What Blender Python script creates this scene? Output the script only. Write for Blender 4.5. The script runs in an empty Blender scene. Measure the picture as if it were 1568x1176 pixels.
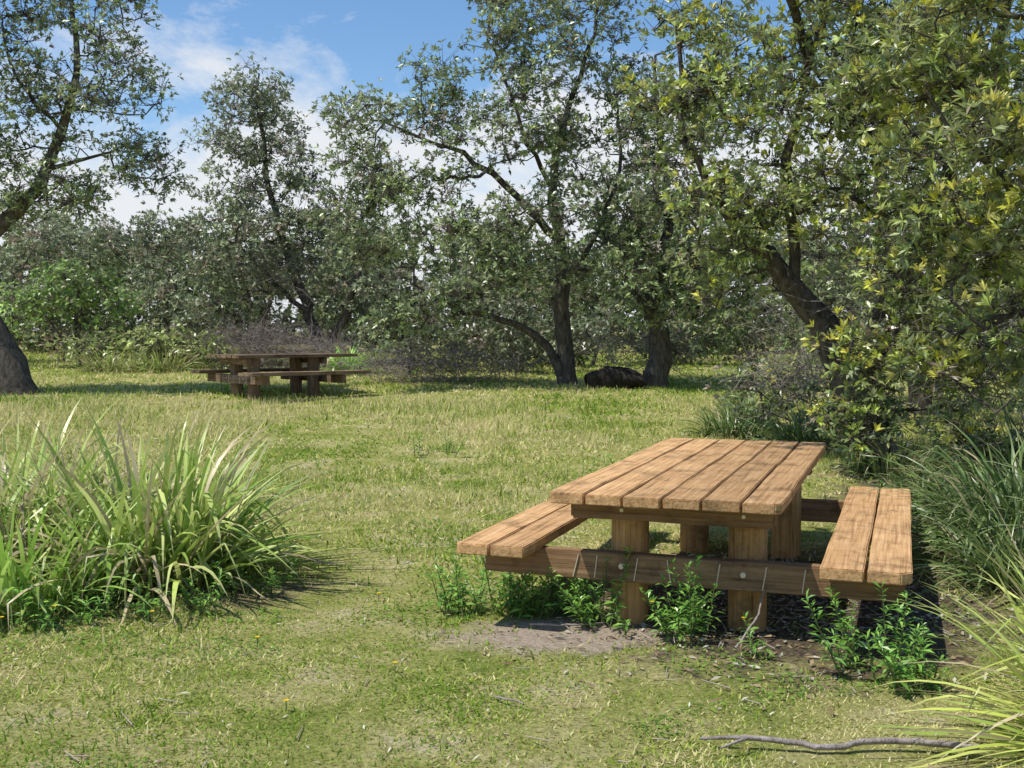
import bpy, math, time, os, numpy as np
from mathutils import Vector
T0=time.time()
scene=bpy.context.scene
D2R=math.radians
# ------------------------------------------------------------------ helpers
def norm(v):
    return v/np.maximum(np.linalg.norm(v,axis=-1,keepdims=True),1e-9)
def rdir(rng,n):
    return norm(rng.normal(size=(n,3)))
def link(o):
    scene.collection.objects.link(o); return o
def empty(name,loc=(0,0,0),rz=0):
    e=bpy.data.objects.new(name,None); e.location=loc; e.rotation_euler=(0,0,rz); e.empty_display_size=.3
    return link(e)
class MB:
    """mesh accumulator"""
    def __init__(s): s.V=[];s.F=[];s.C=[];s.n=0
    def add(s,V,F,C=None):
        V=np.asarray(V,dtype=np.float32).reshape(-1,3); F=np.asarray(F,dtype=np.int64)
        if C is None: C=np.ones((len(V),3))*.5
        s.V.append(V); s.F.append(F+s.n); s.C.append(np.asarray(C,dtype=np.float32).reshape(-1,3)); s.n+=len(V)
    def obj(s,name,mat,parent=None,smooth=False):
        V=np.concatenate(s.V); C=np.concatenate(s.C)
        me=bpy.data.meshes.new(name)
        me.vertices.add(len(V)); me.vertices.foreach_set('co',V.ravel())
        idx=np.concatenate([f.ravel() for f in s.F]).astype(np.int32)
        tot=np.concatenate([np.full(len(f),f.shape[1]) for f in s.F]).astype(np.int32)
        st=np.concatenate([[0],np.cumsum(tot)[:-1]]).astype(np.int32)
        me.loops.add(len(idx)); me.loops.foreach_set('vertex_index',idx)
        me.polygons.add(len(tot)); me.polygons.foreach_set('loop_start',st)
        try: me.polygons.foreach_set('loop_total',tot)
        except Exception: pass
        me.update(calc_edges=True)
        a=me.color_attributes.new('col','FLOAT_COLOR','POINT')
        c4=np.ones((len(V),4),dtype=np.float32); c4[:,:3]=C
        a.data.foreach_set('color',c4.ravel())
        if smooth: me.polygons.foreach_set('use_smooth',np.ones(len(tot),dtype=bool))
        me.materials.append(mat)
        o=bpy.data.objects.new(name,me); link(o)
        if parent is not None: o.parent=parent
        return o
def prisms(mb,P0,P1,r0,r1,n,C):
    M=len(P0)
    if M==0: return
    d=norm(P1-P0); ref=np.where(np.abs(d[:,2:3])<.9,np.array([[0,0,1.]]),np.array([[1.,0,0]]))
    a=norm(np.cross(d,ref)); b=np.cross(d,a)
    t=np.arange(n)*2*math.pi/n
    off=a[:,None]*np.cos(t)[None,:,None]+b[:,None]*np.sin(t)[None,:,None]
    A=P0[:,None]+off*np.reshape(r0,(-1,1,1)); B=P1[:,None]+off*np.reshape(r1,(-1,1,1))
    V=np.concatenate([A,B],axis=1)
    base=(np.arange(M)*2*n)[:,None]; k=np.arange(n); k2=(k+1)%n
    F=np.stack([base+k,base+k2,base+n+k2,base+n+k],axis=-1).reshape(-1,4)
    C=np.broadcast_to(np.asarray(C,dtype=float).reshape(1,1,3),(M,2*n,3))
    mb.add(V.reshape(-1,3),F,C.reshape(-1,3))
def resample(P,R,step):
    P=np.asarray(P,float);R=np.asarray(R,float)
    Q=np.vstack([2*P[0]-P[1],P,2*P[-1]-P[-2]])
    out=[];ro=[]
    for i in range(len(P)-1):
        p0,p1,p2,p3=Q[i:i+4]; m=max(2,int(np.linalg.norm(p2-p1)/step))
        for t in np.arange(m)/m:
            out.append(.5*((2*p1)+(-p0+p2)*t+(2*p0-5*p1+4*p2-p3)*t*t+(-p0+3*p1-3*p2+p3)*t**3)); ro.append(R[i]*(1-t)+R[i+1]*t)
    out.append(P[-1]);ro.append(R[-1])
    return np.array(out),np.array(ro)
def sweep(mb,P,R,n,rng,C,rough=.12):
    T=norm(np.gradient(P,axis=0)); a=norm(np.cross(T[0],[0.3,1,0.1]))
    ang=np.arange(n)*2*math.pi/n; rings=[]
    ph=rng.uniform(0,6,3)
    for i in range(len(P)):
        a=norm(a-T[i]*np.dot(a,T[i])); b=np.cross(T[i],a)
        rr=R[i]*(1+rough*(np.sin(ang*2+ph[0]+i*.13)*.6+np.sin(ang*3+ph[1]-i*.2)*.5+rng.normal(size=n)*.25))
        rings.append(P[i]+ (a[None]*np.cos(ang)[:,None]+b[None]*np.sin(ang)[:,None])*rr[:,None])
    V=np.concatenate(rings); m=len(P)
    k=np.arange(n);k2=(k+1)%n
    F=np.concatenate([np.stack([i*n+k,i*n+k2,(i+1)*n+k2,(i+1)*n+k],-1) for i in range(m-1)])
    mb.add(V,F,np.broadcast_to(C,(len(V),3)))
def leafquads(mb,B,d,nrm,L,W,C,fold=.15,droop=.0):
    side=norm(np.cross(d,nrm)); nn=np.cross(side,d)
    L=L[:,None];W=W[:,None]
    mid=B+d*L*.55
    V=np.stack([B,mid+side*W*.5+nn*W*fold,B+d*L-np.array([0,0,1.])*L*droop,mid-side*W*.5+nn*W*fold],axis=1)
    M=len(B);F=(np.arange(M)*4)[:,None]+np.arange(4)
    mb.add(V.reshape(-1,3),F,np.repeat(C,4,axis=0))
_ng=np.random.default_rng(99).uniform(0,1,(256,256))
def vn(x,y,s):
    x=np.asarray(x)*s+77.3;y=np.asarray(y)*s+31.7
    xi=np.floor(x).astype(int);yi=np.floor(y).astype(int);fx=x-xi;fy=y-yi
    fx=fx*fx*(3-2*fx);fy=fy*fy*(3-2*fy)
    g=lambda a,b:_ng[a%256,b%256]
    return (g(xi,yi)*(1-fx)+g(xi+1,yi)*fx)*(1-fy)+(g(xi,yi+1)*(1-fx)+g(xi+1,yi+1)*fx)*fy
def H(x,y):
    return np.interp(y,[-10,7,10,14,20,27,35,60,120],[0,0,.05,.2,.47,.74,.95,1.3,1.6])+.05*(vn(x,y,.35)-.5)+.02*(vn(x,y,1.7)-.5)
def h1(x,y): return float(H(np.array([x]),np.array([y]))[0])
# ------------------------------------------------------------------ materials
def newmat(name):
    m=bpy.data.materials.new(name);m.use_nodes=True;nt=m.node_tree;nt.nodes.clear()
    return m,nt,nt.nodes,nt.links
def leafmat(name,transl=.3,gloss=.06,rough=.35,silver=0.):
    m,nt,N,Lk=newmat(name)
    at=N.new('ShaderNodeAttribute');at.attribute_name='col'
    out=N.new('ShaderNodeOutputMaterial');p=N.new('ShaderNodeBsdfDiffuse')
    col=at.outputs['Color']
    if silver>0:
        g=N.new('ShaderNodeNewGeometry');mx=N.new('ShaderNodeMix');mx.data_type='RGBA'
        mu=N.new('ShaderNodeMath');mu.operation='MULTIPLY';mu.inputs[1].default_value=silver
        Lk.new(g.outputs['Backfacing'],mu.inputs[0]);Lk.new(mu.outputs[0],mx.inputs[0]);Lk.new(col,mx.inputs[6]);mx.inputs[7].default_value=(.40,.42,.34,1)
        col=mx.outputs[2]
    Lk.new(col,p.inputs['Color'])
    t=N.new('ShaderNodeBsdfTranslucent');Lk.new(col,t.inputs['Color'])
    ms=N.new('ShaderNodeMixShader');ms.inputs[0].default_value=transl
    Lk.new(p.outputs[0],ms.inputs[1]);Lk.new(t.outputs[0],ms.inputs[2]);res=ms.outputs[0]
    if gloss>0:
        gl=N.new('ShaderNodeBsdfGlossy');gl.inputs['Roughness'].default_value=rough;gl.inputs['Color'].default_value=(.9,.9,.85,1)
        m2=N.new('ShaderNodeMixShader');m2.inputs[0].default_value=gloss;Lk.new(res,m2.inputs[1]);Lk.new(gl.outputs[0],m2.inputs[2]);res=m2.outputs[0]
    Lk.new(res,out.inputs[0])
    return m
def ramp(N,stops):
    r=N.new('ShaderNodeValToRGB');e=r.color_ramp.elements
    e[0].position=stops[0][0];e[0].color=(*stops[0][1],1);e[1].position=stops[-1][0];e[1].color=(*stops[-1][1],1)
    for p,c in stops[1:-1]:
        x=e.new(p);x.color=(*c,1)
    return r
def barkmat(name,dark,light):
    m,nt,N,Lk=newmat(name)
    out=N.new('ShaderNodeOutputMaterial');p=N.new('ShaderNodeBsdfDiffuse')
    g=N.new('ShaderNodeNewGeometry');mp=N.new('ShaderNodeMapping');mp.inputs['Scale'].default_value=(9,9,4)
    n=N.new('ShaderNodeTexNoise');n.inputs['Scale'].default_value=1.5;n.inputs['Detail'].default_value=5;n.inputs['Roughness'].default_value=.7
    Lk.new(g.outputs['Position'],mp.inputs[0]);Lk.new(mp.outputs[0],n.inputs['Vector'])
    r=ramp(N,[(.3,dark),(.7,light)]);Lk.new(n.outputs['Fac'],r.inputs[0]);Lk.new(r.outputs[0],p.inputs['Color'])
    b=N.new('ShaderNodeBump');b.inputs['Strength'].default_value=.9;b.inputs['Distance'].default_value=.04
    Lk.new(n.outputs['Fac'],b.inputs['Height']);Lk.new(b.outputs[0],p.inputs['Normal']);Lk.new(p.outputs[0],out.inputs[0])
    return m
def woodmat(name,axis,cols,rough=.75):
    m,nt,N,Lk=newmat(name)
    out=N.new('ShaderNodeOutputMaterial');p=N.new('ShaderNodeBsdfPrincipled');p.inputs['Roughness'].default_value=rough
    p.inputs['Specular IOR Level'].default_value=.15
    tc=N.new('ShaderNodeTexCoord');oi=N.new('ShaderNodeObjectInfo')
    ad=N.new('ShaderNodeVectorMath');ad.operation='ADD'
    ml=N.new('ShaderNodeMath');ml.operation='MULTIPLY';ml.inputs[1].default_value=37.
    Lk.new(oi.outputs['Random'],ml.inputs[0]);Lk.new(tc.outputs['Object'],ad.inputs[0]);Lk.new(ml.outputs[0],ad.inputs[1])
    sc=[55,55,55];sc[axis]=1.6
    mp=N.new('ShaderNodeMapping');mp.inputs['Scale'].default_value=sc;Lk.new(ad.outputs[0],mp.inputs[0])
    n=N.new('ShaderNodeTexNoise');n.inputs['Scale'].default_value=1.;n.inputs['Detail'].default_value=8;n.inputs['Roughness'].default_value=.7;n.inputs['Distortion'].default_value=.4
    Lk.new(mp.outputs[0],n.inputs['Vector'])
    n2=N.new('ShaderNodeTexNoise');n2.inputs['Scale'].default_value=5.;n2.inputs['Detail'].default_value=8;n2.inputs['Roughness'].default_value=.72;Lk.new(ad.outputs[0],n2.inputs['Vector'])
    r=ramp(N,[(.28,cols[0]),(.46,cols[1]),(.72,cols[2])]);Lk.new(n.outputs['Fac'],r.inputs[0])
    r2=ramp(N,[(.34,(.42,.42,.43)),(.48,(.92,.92,.92)),(.66,(1.12,1.12,1.1))]);Lk.new(n2.outputs['Fac'],r2.inputs[0])
    mx=N.new('ShaderNodeMix');mx.data_type='RGBA';mx.blend_type='MULTIPLY';mx.inputs[0].default_value=.85
    Lk.new(r.outputs[0],mx.inputs[6]);Lk.new(r2.outputs[0],mx.inputs[7])
    hs=N.new('ShaderNodeHueSaturation');mr=N.new('ShaderNodeMapRange');mr.inputs['To Min'].default_value=.76;mr.inputs['To Max'].default_value=1.15
    Lk.new(oi.outputs['Random'],mr.inputs[0]);Lk.new(mr.outputs[0],hs.inputs['Value']);Lk.new(mx.outputs[2],hs.inputs['Color'])
    Lk.new(hs.outputs[0],p.inputs['Base Color'])
    sc2=[60,60,60];sc2[axis]=.8
    mp2=N.new('ShaderNodeMapping');mp2.inputs['Scale'].default_value=sc2;Lk.new(ad.outputs[0],mp2.inputs[0])
    n3=N.new('ShaderNodeTexNoise');n3.inputs['Scale'].default_value=.6;n3.inputs['Detail'].default_value=2;Lk.new(mp2.outputs[0],n3.inputs['Vector'])
    b=N.new('ShaderNodeBump');b.inputs['Strength'].default_value=.6;b.inputs['Distance'].default_value=.006;Lk.new(n.outputs['Fac'],b.inputs['Height'])
    b2=N.new('ShaderNodeBump');b2.inputs['Strength'].default_value=.4;b2.inputs['Distance'].default_value=.01;Lk.new(n3.outputs['Fac'],b2.inputs['Height']);Lk.new(b.outputs[0],b2.inputs['Normal'])
    Lk.new(b2.outputs[0],p.inputs['Normal']);Lk.new(p.outputs[0],out.inputs[0])
    return m
M_leaf=leafmat('banksia_leaf',.33,.06,.38,.35)
M_far=leafmat('far_leaf',.28,0)
M_plant=leafmat('green_leaf',.35,.05,.4)
M_grass=leafmat('grass_blade',.35,0)
M_dry=leafmat('dry_litter',.1,0)
M_bark=barkmat('banksia_bark',(.04,.034,.028),(.19,.165,.14))
M_twig=barkmat('dead_twigs',(.17,.14,.125),(.42,.37,.34))
# ------------------------------------------------------------------ trees
G=[(.20,.28,.08),(.29,.36,.115),(.12,.185,.055),(.39,.44,.22)]
GY=[(.26,.34,.07),(.34,.41,.09),(.15,.225,.055),(.44,.49,.18)]
GR=[(.23,.28,.125),(.30,.35,.17),(.16,.21,.09),(.38,.42,.27)]
GD=[(.15,.19,.08),(.20,.24,.11),(.10,.14,.055),(.26,.29,.17)]
NEW=[(.64,.64,.07),(.54,.59,.08),(.70,.66,.13),(.42,.53,.08)]
TOT=[0]
def tree(name,limbs,blobs,seed,clump_r=.36,dens=20,tips=24,leaves=8,L=.105,W=.03,pal=G,newpal=NEW,newfrac=0.,bark=M_bark,twigr=.005,shell=.45,rs=.68,mat=None,twigs=.7,deadf=.06):
    rng=np.random.default_rng(seed); root=np.array(limbs[0][0][0],float)
    e=empty(name,tuple(root)); wood=MB(); lf=MB()
    nodes=[];par=[];rad=[];hand=[]
    for P,R in limbs:
        Pr,Rr=resample(P,np.array(R)*rs,.28)
        wob=rng.normal(size=Pr.shape)*.026; wob[0]=0; Pr=Pr+wob
        sweep(wood,Pr-root,Rr,10,rng,(.1,.1,.1))
        if nodes:
            pi=int(np.argmin(np.linalg.norm(np.array(nodes)-Pr[0],axis=1)))
        else: pi=-1
        for p,r in zip(Pr,Rr):
            nodes.append(p);par.append(pi);rad.append(r);hand.append(True);pi=len(nodes)-1
    nodes=[np.array(n) for n in nodes]
    cl=[]
    for c,r in blobs:
        c=np.array(c,float);r=np.array(r,float)*np.ones(3)
        n=max(3,int(dens*(r.prod())**(2/3)*rng.uniform(.85,1.15)))
        d=rdir(rng,n);rr=rng.uniform(0,1.15,n)**shell
        cl.append(c+d*r*rr[:,None])
    cl=np.concatenate(cl)
    gz=H(cl[:,0],cl[:,1]); cl[:,2]=np.maximum(cl[:,2],gz+.3)
    NA=np.array(nodes); dd=np.array([np.linalg.norm(NA-c,axis=1).min() for c in cl]); cl=cl[np.argsort(dd)]
    buf=np.zeros((len(nodes)+len(cl)*6,3));buf[:len(nodes)]=NA;cnt=len(nodes)
    for c in cl:
        d=np.linalg.norm(buf[:cnt]-c,axis=1)+.5*np.maximum(0,buf[:cnt,2]-c[2])
        pi=int(np.argmin(d));a=buf[pi];ln=np.linalg.norm(c-a)
        m=int(min(5,max(2,ln/.22)))
        bend=np.array([0,0,-.12*ln])+rng.normal(size=3)*.12*ln
        for k in range(1,m+1):
            t=k/m;p=a*(1-t)+c*t+bend*math.sin(math.pi*t)+(rng.normal(size=3)*.035*ln if k<m else 0)
            buf[cnt]=p;par.append(pi);rad.append(0);hand.append(False);pi=cnt;cnt+=1
    w=np.zeros(cnt)+.2
    for i in range(cnt-1,-1,-1):
        if par[i]>=0: w[par[i]]+=w[i]
    rad=np.array(rad[:cnt])
    for i in range(cnt):
        if not hand[i]:
            rad[i]=min(.006+.006*w[i]**.55, rad[par[i]]*.92)
    idx=np.array([i for i in range(cnt) if not hand[i]]);pr=np.array(par)[idx]
    prisms(wood,buf[pr]-root,buf[idx]-root,np.minimum(rad[pr],rad[idx]*1.25),rad[idx],5,(.1,.1,.1))
    n=len(cl);k=tips
    cs=rng.uniform(.45,1.35,n)
    kk=np.maximum(3,(k*cs**2*rng.uniform(.6,1.2,n))).astype(int)
    ci=np.repeat(np.arange(n),kk);M=len(ci)
    d=rdir(rng,M);d[:,2]=d[:,2]*.75+.18
    off=d*(clump_r*cs[ci]*rng.uniform(.15,1.1,M)**.5)[:,None]
    T=cl[ci]+off
    T[:,2]=np.maximum(T[:,2],H(T[:,0],T[:,1])+.08)
    m0=rng.uniform(size=M)<twigs
    prisms(wood,(cl[ci]+rng.normal(size=(M,3))*.03)[m0]-root,T[m0]-root,np.full(m0.sum(),twigr*1.2),np.full(m0.sum(),twigr*.6),3,(.1,.1,.1))
    ax=norm(off+np.array([0,0,.15])+rng.normal(size=(M,3))*.1)
    pal=np.array(pal)
    csel=pal[rng.integers(0,len(pal),M)]*.5+pal[rng.integers(0,len(pal),n)][ci]*.5
    csel=csel*rng.uniform(.8,1.2,(M,1))*rng.uniform(.65,1.3,(n,1))[ci]
    dead=(rng.uniform(size=n)<deadf)[ci]&(rng.uniform(size=M)<.7);csel[dead]=np.array([.34,.28,.21])
    isnew=np.zeros(M,bool)
    if newfrac>0:
        clnew=rng.uniform(size=n)<newfrac*1.6
        isnew=clnew[ci]&(rng.uniform(size=M)<.65)&(off[:,2]>-.03)
        npal=np.array(newpal);csel[isnew]=npal[rng.integers(0,len(npal),isnew.sum())]
    lk=np.where(isnew,leaves+2,leaves)
    li=np.repeat(np.arange(M),lk);Q=len(li)
    a=ax[li];r=rdir(rng,Q);per=norm(r-a*(r*a).sum(1,keepdims=True))
    th=rng.uniform(.5,1.45,Q);th=np.where(isnew[li],th*.6,th)
    dl=norm(a*np.cos(th)[:,None]+per*np.sin(th)[:,None]+np.array([0,0,-.12]))
    nn=norm(a*np.sin(th)[:,None]-per*np.cos(th)[:,None]+rng.normal(size=(Q,3))*.25)
    C=csel[li]*rng.uniform(.7,1.35,(Q,1))
    old=rng.uniform(size=Q)<.05;C[old]=np.array([.32,.25,.15])
    leafquads(lf,T[li]-root+a*.02,dl,nn,L*rng.uniform(.7,1.25,Q),W*rng.uniform(.8,1.25,Q),C,.12,.08)
    wood.obj('trunk_and_branches',bark,e,True)
    lf.obj('foliage',mat or M_leaf,e)
    TOT[0]+=Q;print(name,seed,Q,M)
# left leaning tree
tree('banksia_tree',[([(-8.9,20,h1(-8.9,20)-.1),(-9.2,20,1.3),(-9.6,20,2.1),(-9.75,20,2.8),(-9.3,20,3.4),(-8.45,20,4.2),(-8.05,20,5.2),(-7.75,20,6.2),(-7.8,20,7.2),(-7.9,20,8.2)],[.5,.4,.3,.25,.2,.15,.12,.09,.06,.03]),
  ([(-9.75,20,2.8),(-10.3,20,3.9),(-10.3,19.8,5.6),(-10,20,7.6)],[.18,.13,.09,.03]),
  ([(-8.3,20,4.5),(-7.6,20.1,4.7),(-6.9,20.1,4.9)],[.06,.04,.02]),
  ([(-8.05,20,5.2),(-8.8,20,6.1),(-9.1,20,7.1)],[.06,.04,.02])],
 [((-8.9,20,7.2),.9),((-7.2,20,7.1),(.8,.8,.75)),((-6.9,20,5.9),(.7,.8,.65)),((-8.2,19.8,5.7),(.9,.9,.7)),((-6.7,20.2,4.6),(.85,.7,.55)),((-9.2,19.8,4.8),(.9,.9,.6)),((-7.6,19.8,4.3),(.9,.8,.55)),((-9.3,20,5.8),(1,1,.8)),((-7.8,20,8.2),(1.1,1,.7)),((-9.6,20,8.3),(1.3,1,.8)),((-8.6,19.7,3.8),(.9,.7,.45)),((-10.8,20,4.6),.9),((-11.2,20,6.8),1.2)],
 11,dens=33,tips=20,L=.10,W=.032,clump_r=.37,leaves=7)
# narrow tall tree behind far table
tree('banksia_tree',[([(-4.7,28,h1(-4.7,28)-.1),(-5.1,28,2.0),(-5.6,28,3.5),(-6.1,28,5.2),(-6.3,28,7.2),(-6.3,28,8)],[.24,.2,.14,.1,.06,.03]),
  ([(-4.75,27.9,.9),(-4.2,27.5,1.8),(-3.8,27.3,2.9),(-3.5,27.3,3.6)],[.2,.16,.14,.05]),
  ([(-5.1,28,2),(-5.9,27.7,2.8),(-6.9,27.7,3.9)],[.11,.09,.04])],
 [((-6.5,28,7.4),(.9,1,.75)),((-6.9,27.8,6.3),(.95,1,.8)),((-5.8,27.8,6.6),(.8,1,.7)),((-7,28,4.8),(1.2,1.1,.9)),((-5.5,27.6,5.3),(1.0,1,.9)),((-5.1,27.5,3.9),(1.1,1,.8)),((-6.9,27.5,3.1),(1.4,1,.8)),((-4.5,28,4.3),(.7,.9,.6)),((-3.6,27.5,2.6),(.9,.8,.8)),((-7.4,27.5,2),(1.0,.8,.6)),((-6.2,27,4),(.9,.7,.7))],
 12,dens=30,tips=19,pal=GR,L=.125,W=.042,leaves=6,clump_r=.38,deadf=.14)
# big centre tree
tree('banksia_tree',[([(1.1,22,h1(1.1,22)-.1),(1.02,22,1.2),(.98,22,2.2),(.95,22.1,3.2),(.8,22.2,4.5),(1.1,22,6),(1.6,22,7.4),(1.7,22,8.2)],[.34,.25,.22,.18,.12,.08,.05,.03]),
  ([(1.0,21.95,.7),(.72,21.9,1.3),(.1,21.7,1.75),(-.9,21.4,2.0),(-1.9,21,2.5)],[.17,.13,.1,.07,.03]),
  ([(.95,22.1,3.4),(.1,21.9,4.2),(-.7,21.8,4.9),(-1.5,21.8,5.3),(-2.5,22,5.7)],[.12,.1,.08,.05,.03]),
  ([(.85,22.2,4.3),(.2,22,5.6),(-.3,22,7.1)],[.08,.06,.03]),
  ([(.95,22,2.6),(1.6,21.7,3.4),(2.1,21.6,5),(2.0,22,6.3)],[.1,.07,.05,.03])],
 [((-2.7,22,5.8),(.85,.9,.7)),((-2.9,22,4.6),(.8,.9,.7)),((-1.2,21.8,6.1),(.9,1,.8)),((-1.9,21.5,4.5),(1.1,1,.8)),((-.3,21.8,7.3),(.95,1,.9)),((.6,21.5,6.7),(1.1,1.1,.9)),((1.6,21.8,7.8),(1,1,.8)),((1.9,22.,6.4),(.9,.9,.8)),((0,21.2,5.2),(1.2,1,.8)),((1.1,21.2,5.4),(.8,.8,.6)),((.9,21.0,4.1),(1.1,.9,.8)),((-.7,21,3.4),(1.2,1,.7)),((-2.4,20.8,3.0),(1.1,.9,.8)),((-1.9,20.6,1.9),(1.1,.8,.5)),((2,21.3,3.4),(.9,.9,.8)),((.1,20.8,2.5),(.9,.8,.5)),((-3.2,22.5,3.6),(.8,.8,.7)),((.3,22,8.4),(1.3,1,.6)),((1.0,20.8,2.8),(.8,.5,.5)),((-1.0,21,2.2),(.9,.6,.4)),((2.2,21.5,4.9),(.8,.7,.7))],
 13,dens=28,tips=20,newfrac=.03,leaves=7,clump_r=.38,L=.11,W=.035)
# second trunk
tree('banksia_tree',[([(2.8,21.5,h1(2.8,21.5)-.1),(2.88,21.5,1.3),(2.75,21.5,2.3),(3.0,21.5,3.6),(2.85,21.6,5.4),(2.8,22,7)],[.36,.3,.2,.14,.08,.04]),
  ([(2.8,21.5,1.7),(2.3,21.2,2.3),(1.9,21.1,3.0)],[.13,.1,.04]),([(2.8,21.5,2.2),(3.5,21.4,2.8),(4.2,21.4,3.6)],[.13,.1,.04])],
 [((2.8,21.1,4),(1.1,1,.9)),((2.8,21.7,5.6),(1.0,1,.9)),((2.6,20.8,2.5),(1.2,.9,.6)),((3.9,21.3,3.0),(1,1,.9)),((3.0,22.5,6.9),(.4,.8,.3)),((3.9,21.8,5),1.),((4.3,22,6.6),1.1),((3.5,20.8,1.9),(.9,.6,.6)),((4.6,21,1.7),(.9,.7,.8))],
 14,dens=28,tips=20,leaves=7,clump_r=.38,L=.11,W=.035)
# right big tree
tree('banksia_tree',[([(4.35,13,h1(4.3,13)-.1),(3.95,13,.9),(3.6,13,1.65),(3.15,13,2.3),(2.5,13,2.95),(2.0,13,3.9),(1.9,13,4.9)],[.26,.22,.2,.14,.08,.04,.03]),
  ([(3.95,13,.9),(4.6,12.6,2.6),(5.2,12.2,4.4),(5.4,12,5.8)],[.16,.12,.07,.04]),
  ([(3.3,13,2.2),(3.2,12.9,3.6),(3.5,12.8,5),(3.6,12,6.2)],[.08,.06,.04,.03]),
  ([(3.4,12.7,4.6),(2.4,10.9,5.6),(1.0,8.8,5.9),(.1,7.4,5.6)],[.06,.045,.03,.012])],  # last limb: bough added above the view to dapple the table's far end
 [((2.1,12.9,4.1),(.75,.8,.6)),((2.4,13,5),(.8,.8,.6)),((2.5,12.6,3.2),(.75,.8,.6)),((3.2,12.2,4),(.8,.7,.65)),((3.2,12.2,5.1),(.9,.8,.6)),((3.95,12,4.5),(.9,.9,.7)),((3.95,11.8,3.4),(.85,.8,.7)),((3.1,12.1,3.0),(.6,.5,.5)),((2.35,12.7,2.3),(.45,.5,.5)),((4.2,11.6,2.5),(.55,.6,.5)),((4.9,11.3,2.5),(.9,.8,.8)),((5.1,12,4),(1,.9,.9)),((5.5,12,5.3),1.),((5.6,11.5,1.7),(1,.8,.8)),((4.5,11.4,1.3),(.75,.6,.6)),((4,12.5,6),(1.4,1.2,.5)),((6.6,12,3.5),(1.1,1,1.2)),((.1,7.6,5.5),(.45,.45,.2)),((1.0,8.8,5.9),(.6,.6,.25)),((2.7,13.6,2.1),(.6,.6,.4)),((5.2,13.4,1.2),(.9,.7,.6)),((4.1,11.5,1.8),(.45,.4,.4)),((3.75,11.7,1.15),(.45,.4,.4)),((3.5,11.7,.6),(.5,.4,.3))],  # includes unseen leaf blobs over the table, added for its dappled shade
 15,dens=50,tips=17,L=.10,W=.03,clump_r=.3,newfrac=.4,leaves=7,rs=.85,pal=GY)
# tree filling in behind the right tree
tree('banksia_tree',[([(6.3,17,h1(6.3,17)-.1),(6.1,17,1.8),(5.6,17,3.4),(5.8,17,5.4),(6,17,6.8)],[.25,.2,.15,.1,.04]),([(6.1,17,1.8),(7.2,17,3.4),(7.8,17,5.2)],[.15,.1,.04])],
 [((5.4,17,2.6),(1.1,.9,.9)),((4.8,17.5,4.2),(1.1,.9,.9)),((6.4,17,4.2),(1.2,1,1)),((5.6,17,5.8),(1.3,1,.9)),((7.5,17,5.6),(1.3,1,1)),((7.6,17,2.6),(1.3,1,1.1)),((4.3,18,5.8),(1.0,.8,.8)),((4.4,17.5,2.6),(.8,.7,.7))],
 17,dens=22,tips=18,L=.125,W=.042,clump_r=.4,newfrac=.12,leaves=6,pal=G)
# near right tree
tree('banksia_tree',[([(6.0,9.6,-.1),(5.6,9.5,1.2),(5.0,9.4,2.2),(4.6,9.3,3.3),(4.2,9.2,4.4)],[.25,.2,.16,.09,.05]),
  ([(5.0,9.4,2.2),(4.3,9.2,2.6),(3.7,9.1,3.1),(3.3,9.1,3.5)],[.08,.055,.035,.02]),
  ([(5.4,9.5,1.6),(4.6,9.3,1.7),(4.0,9.3,1.8)],[.08,.05,.03])],
 [((3.9,9,3.75),(.6,.6,.5)),((3.45,9,3.0),(.5,.55,.4)),((4.1,8.9,2.7),.6),((3.3,9.2,4.1),(.6,.6,.4)),((4.2,9,1.9),(.6,.6,.5)),((4.0,9.4,1.4),(.55,.5,.4)),((3.0,9.5,3.5),(.4,.5,.35)),((3.7,9.3,2.3),(.4,.5,.35)),((4.0,9,4.7),(1,.8,.5)),((5.0,9.2,3.2),(.9,.8,1.)),((5.1,9.3,1.6),(.9,.7,.9))],
 16,dens=54,tips=16,L=.11,W=.024,clump_r=.24,pal=GY,newfrac=.5,twigr=.004,leaves=8)
# background scrub
bl=[];r_=np.random.default_rng(5)
for i in range(46):
    x=-21+i*.95+r_.normal()*.4; y=33+r_.uniform(0,5)
    top=3.7+1.3*vn(x,0,.25)+(1.4 if x>2 else 0)+(.6 if x<-11 else 0)
    z=1.3
    while z<top:
        bl.append(((x+r_.normal()*.5,y+r_.normal()*.4,z+.4),(1.2,1.0,.85)));z+=1.25
tree('background_trees',[([(0,36,.8),(0,36,2.5)],[.2,.1])]+[([(x,35,.9),(x+.4,35,3),(x+.1,35,4.2)],[.15,.1,.04]) for x in range(-20,24,3)],bl,21,clump_r=.5,dens=8,tips=15,leaves=6,L=.2,W=.085,pal=GR,twigr=.01,mat=M_far,twigs=.4,deadf=.12)
bl=[]
for i in range(22):
    x=-29+i*2.7+r_.normal()*.5
    for z in (1.5,3.1,4.2): bl.append(((x,44+r_.uniform(0,3),z),(1.9,1.5,.95)))
tree('background_trees',[([(0,45,1),(0,45,2.5)],[.2,.1])]+[([(x,45,1),(x,45,3.6)],[.15,.04]) for x in range(-28,30,6)],bl,22,clump_r=.75,dens=6,tips=13,leaves=6,L=.34,W=.15,pal=GD,twigr=.012,mat=M_far,twigs=.2)
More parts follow.
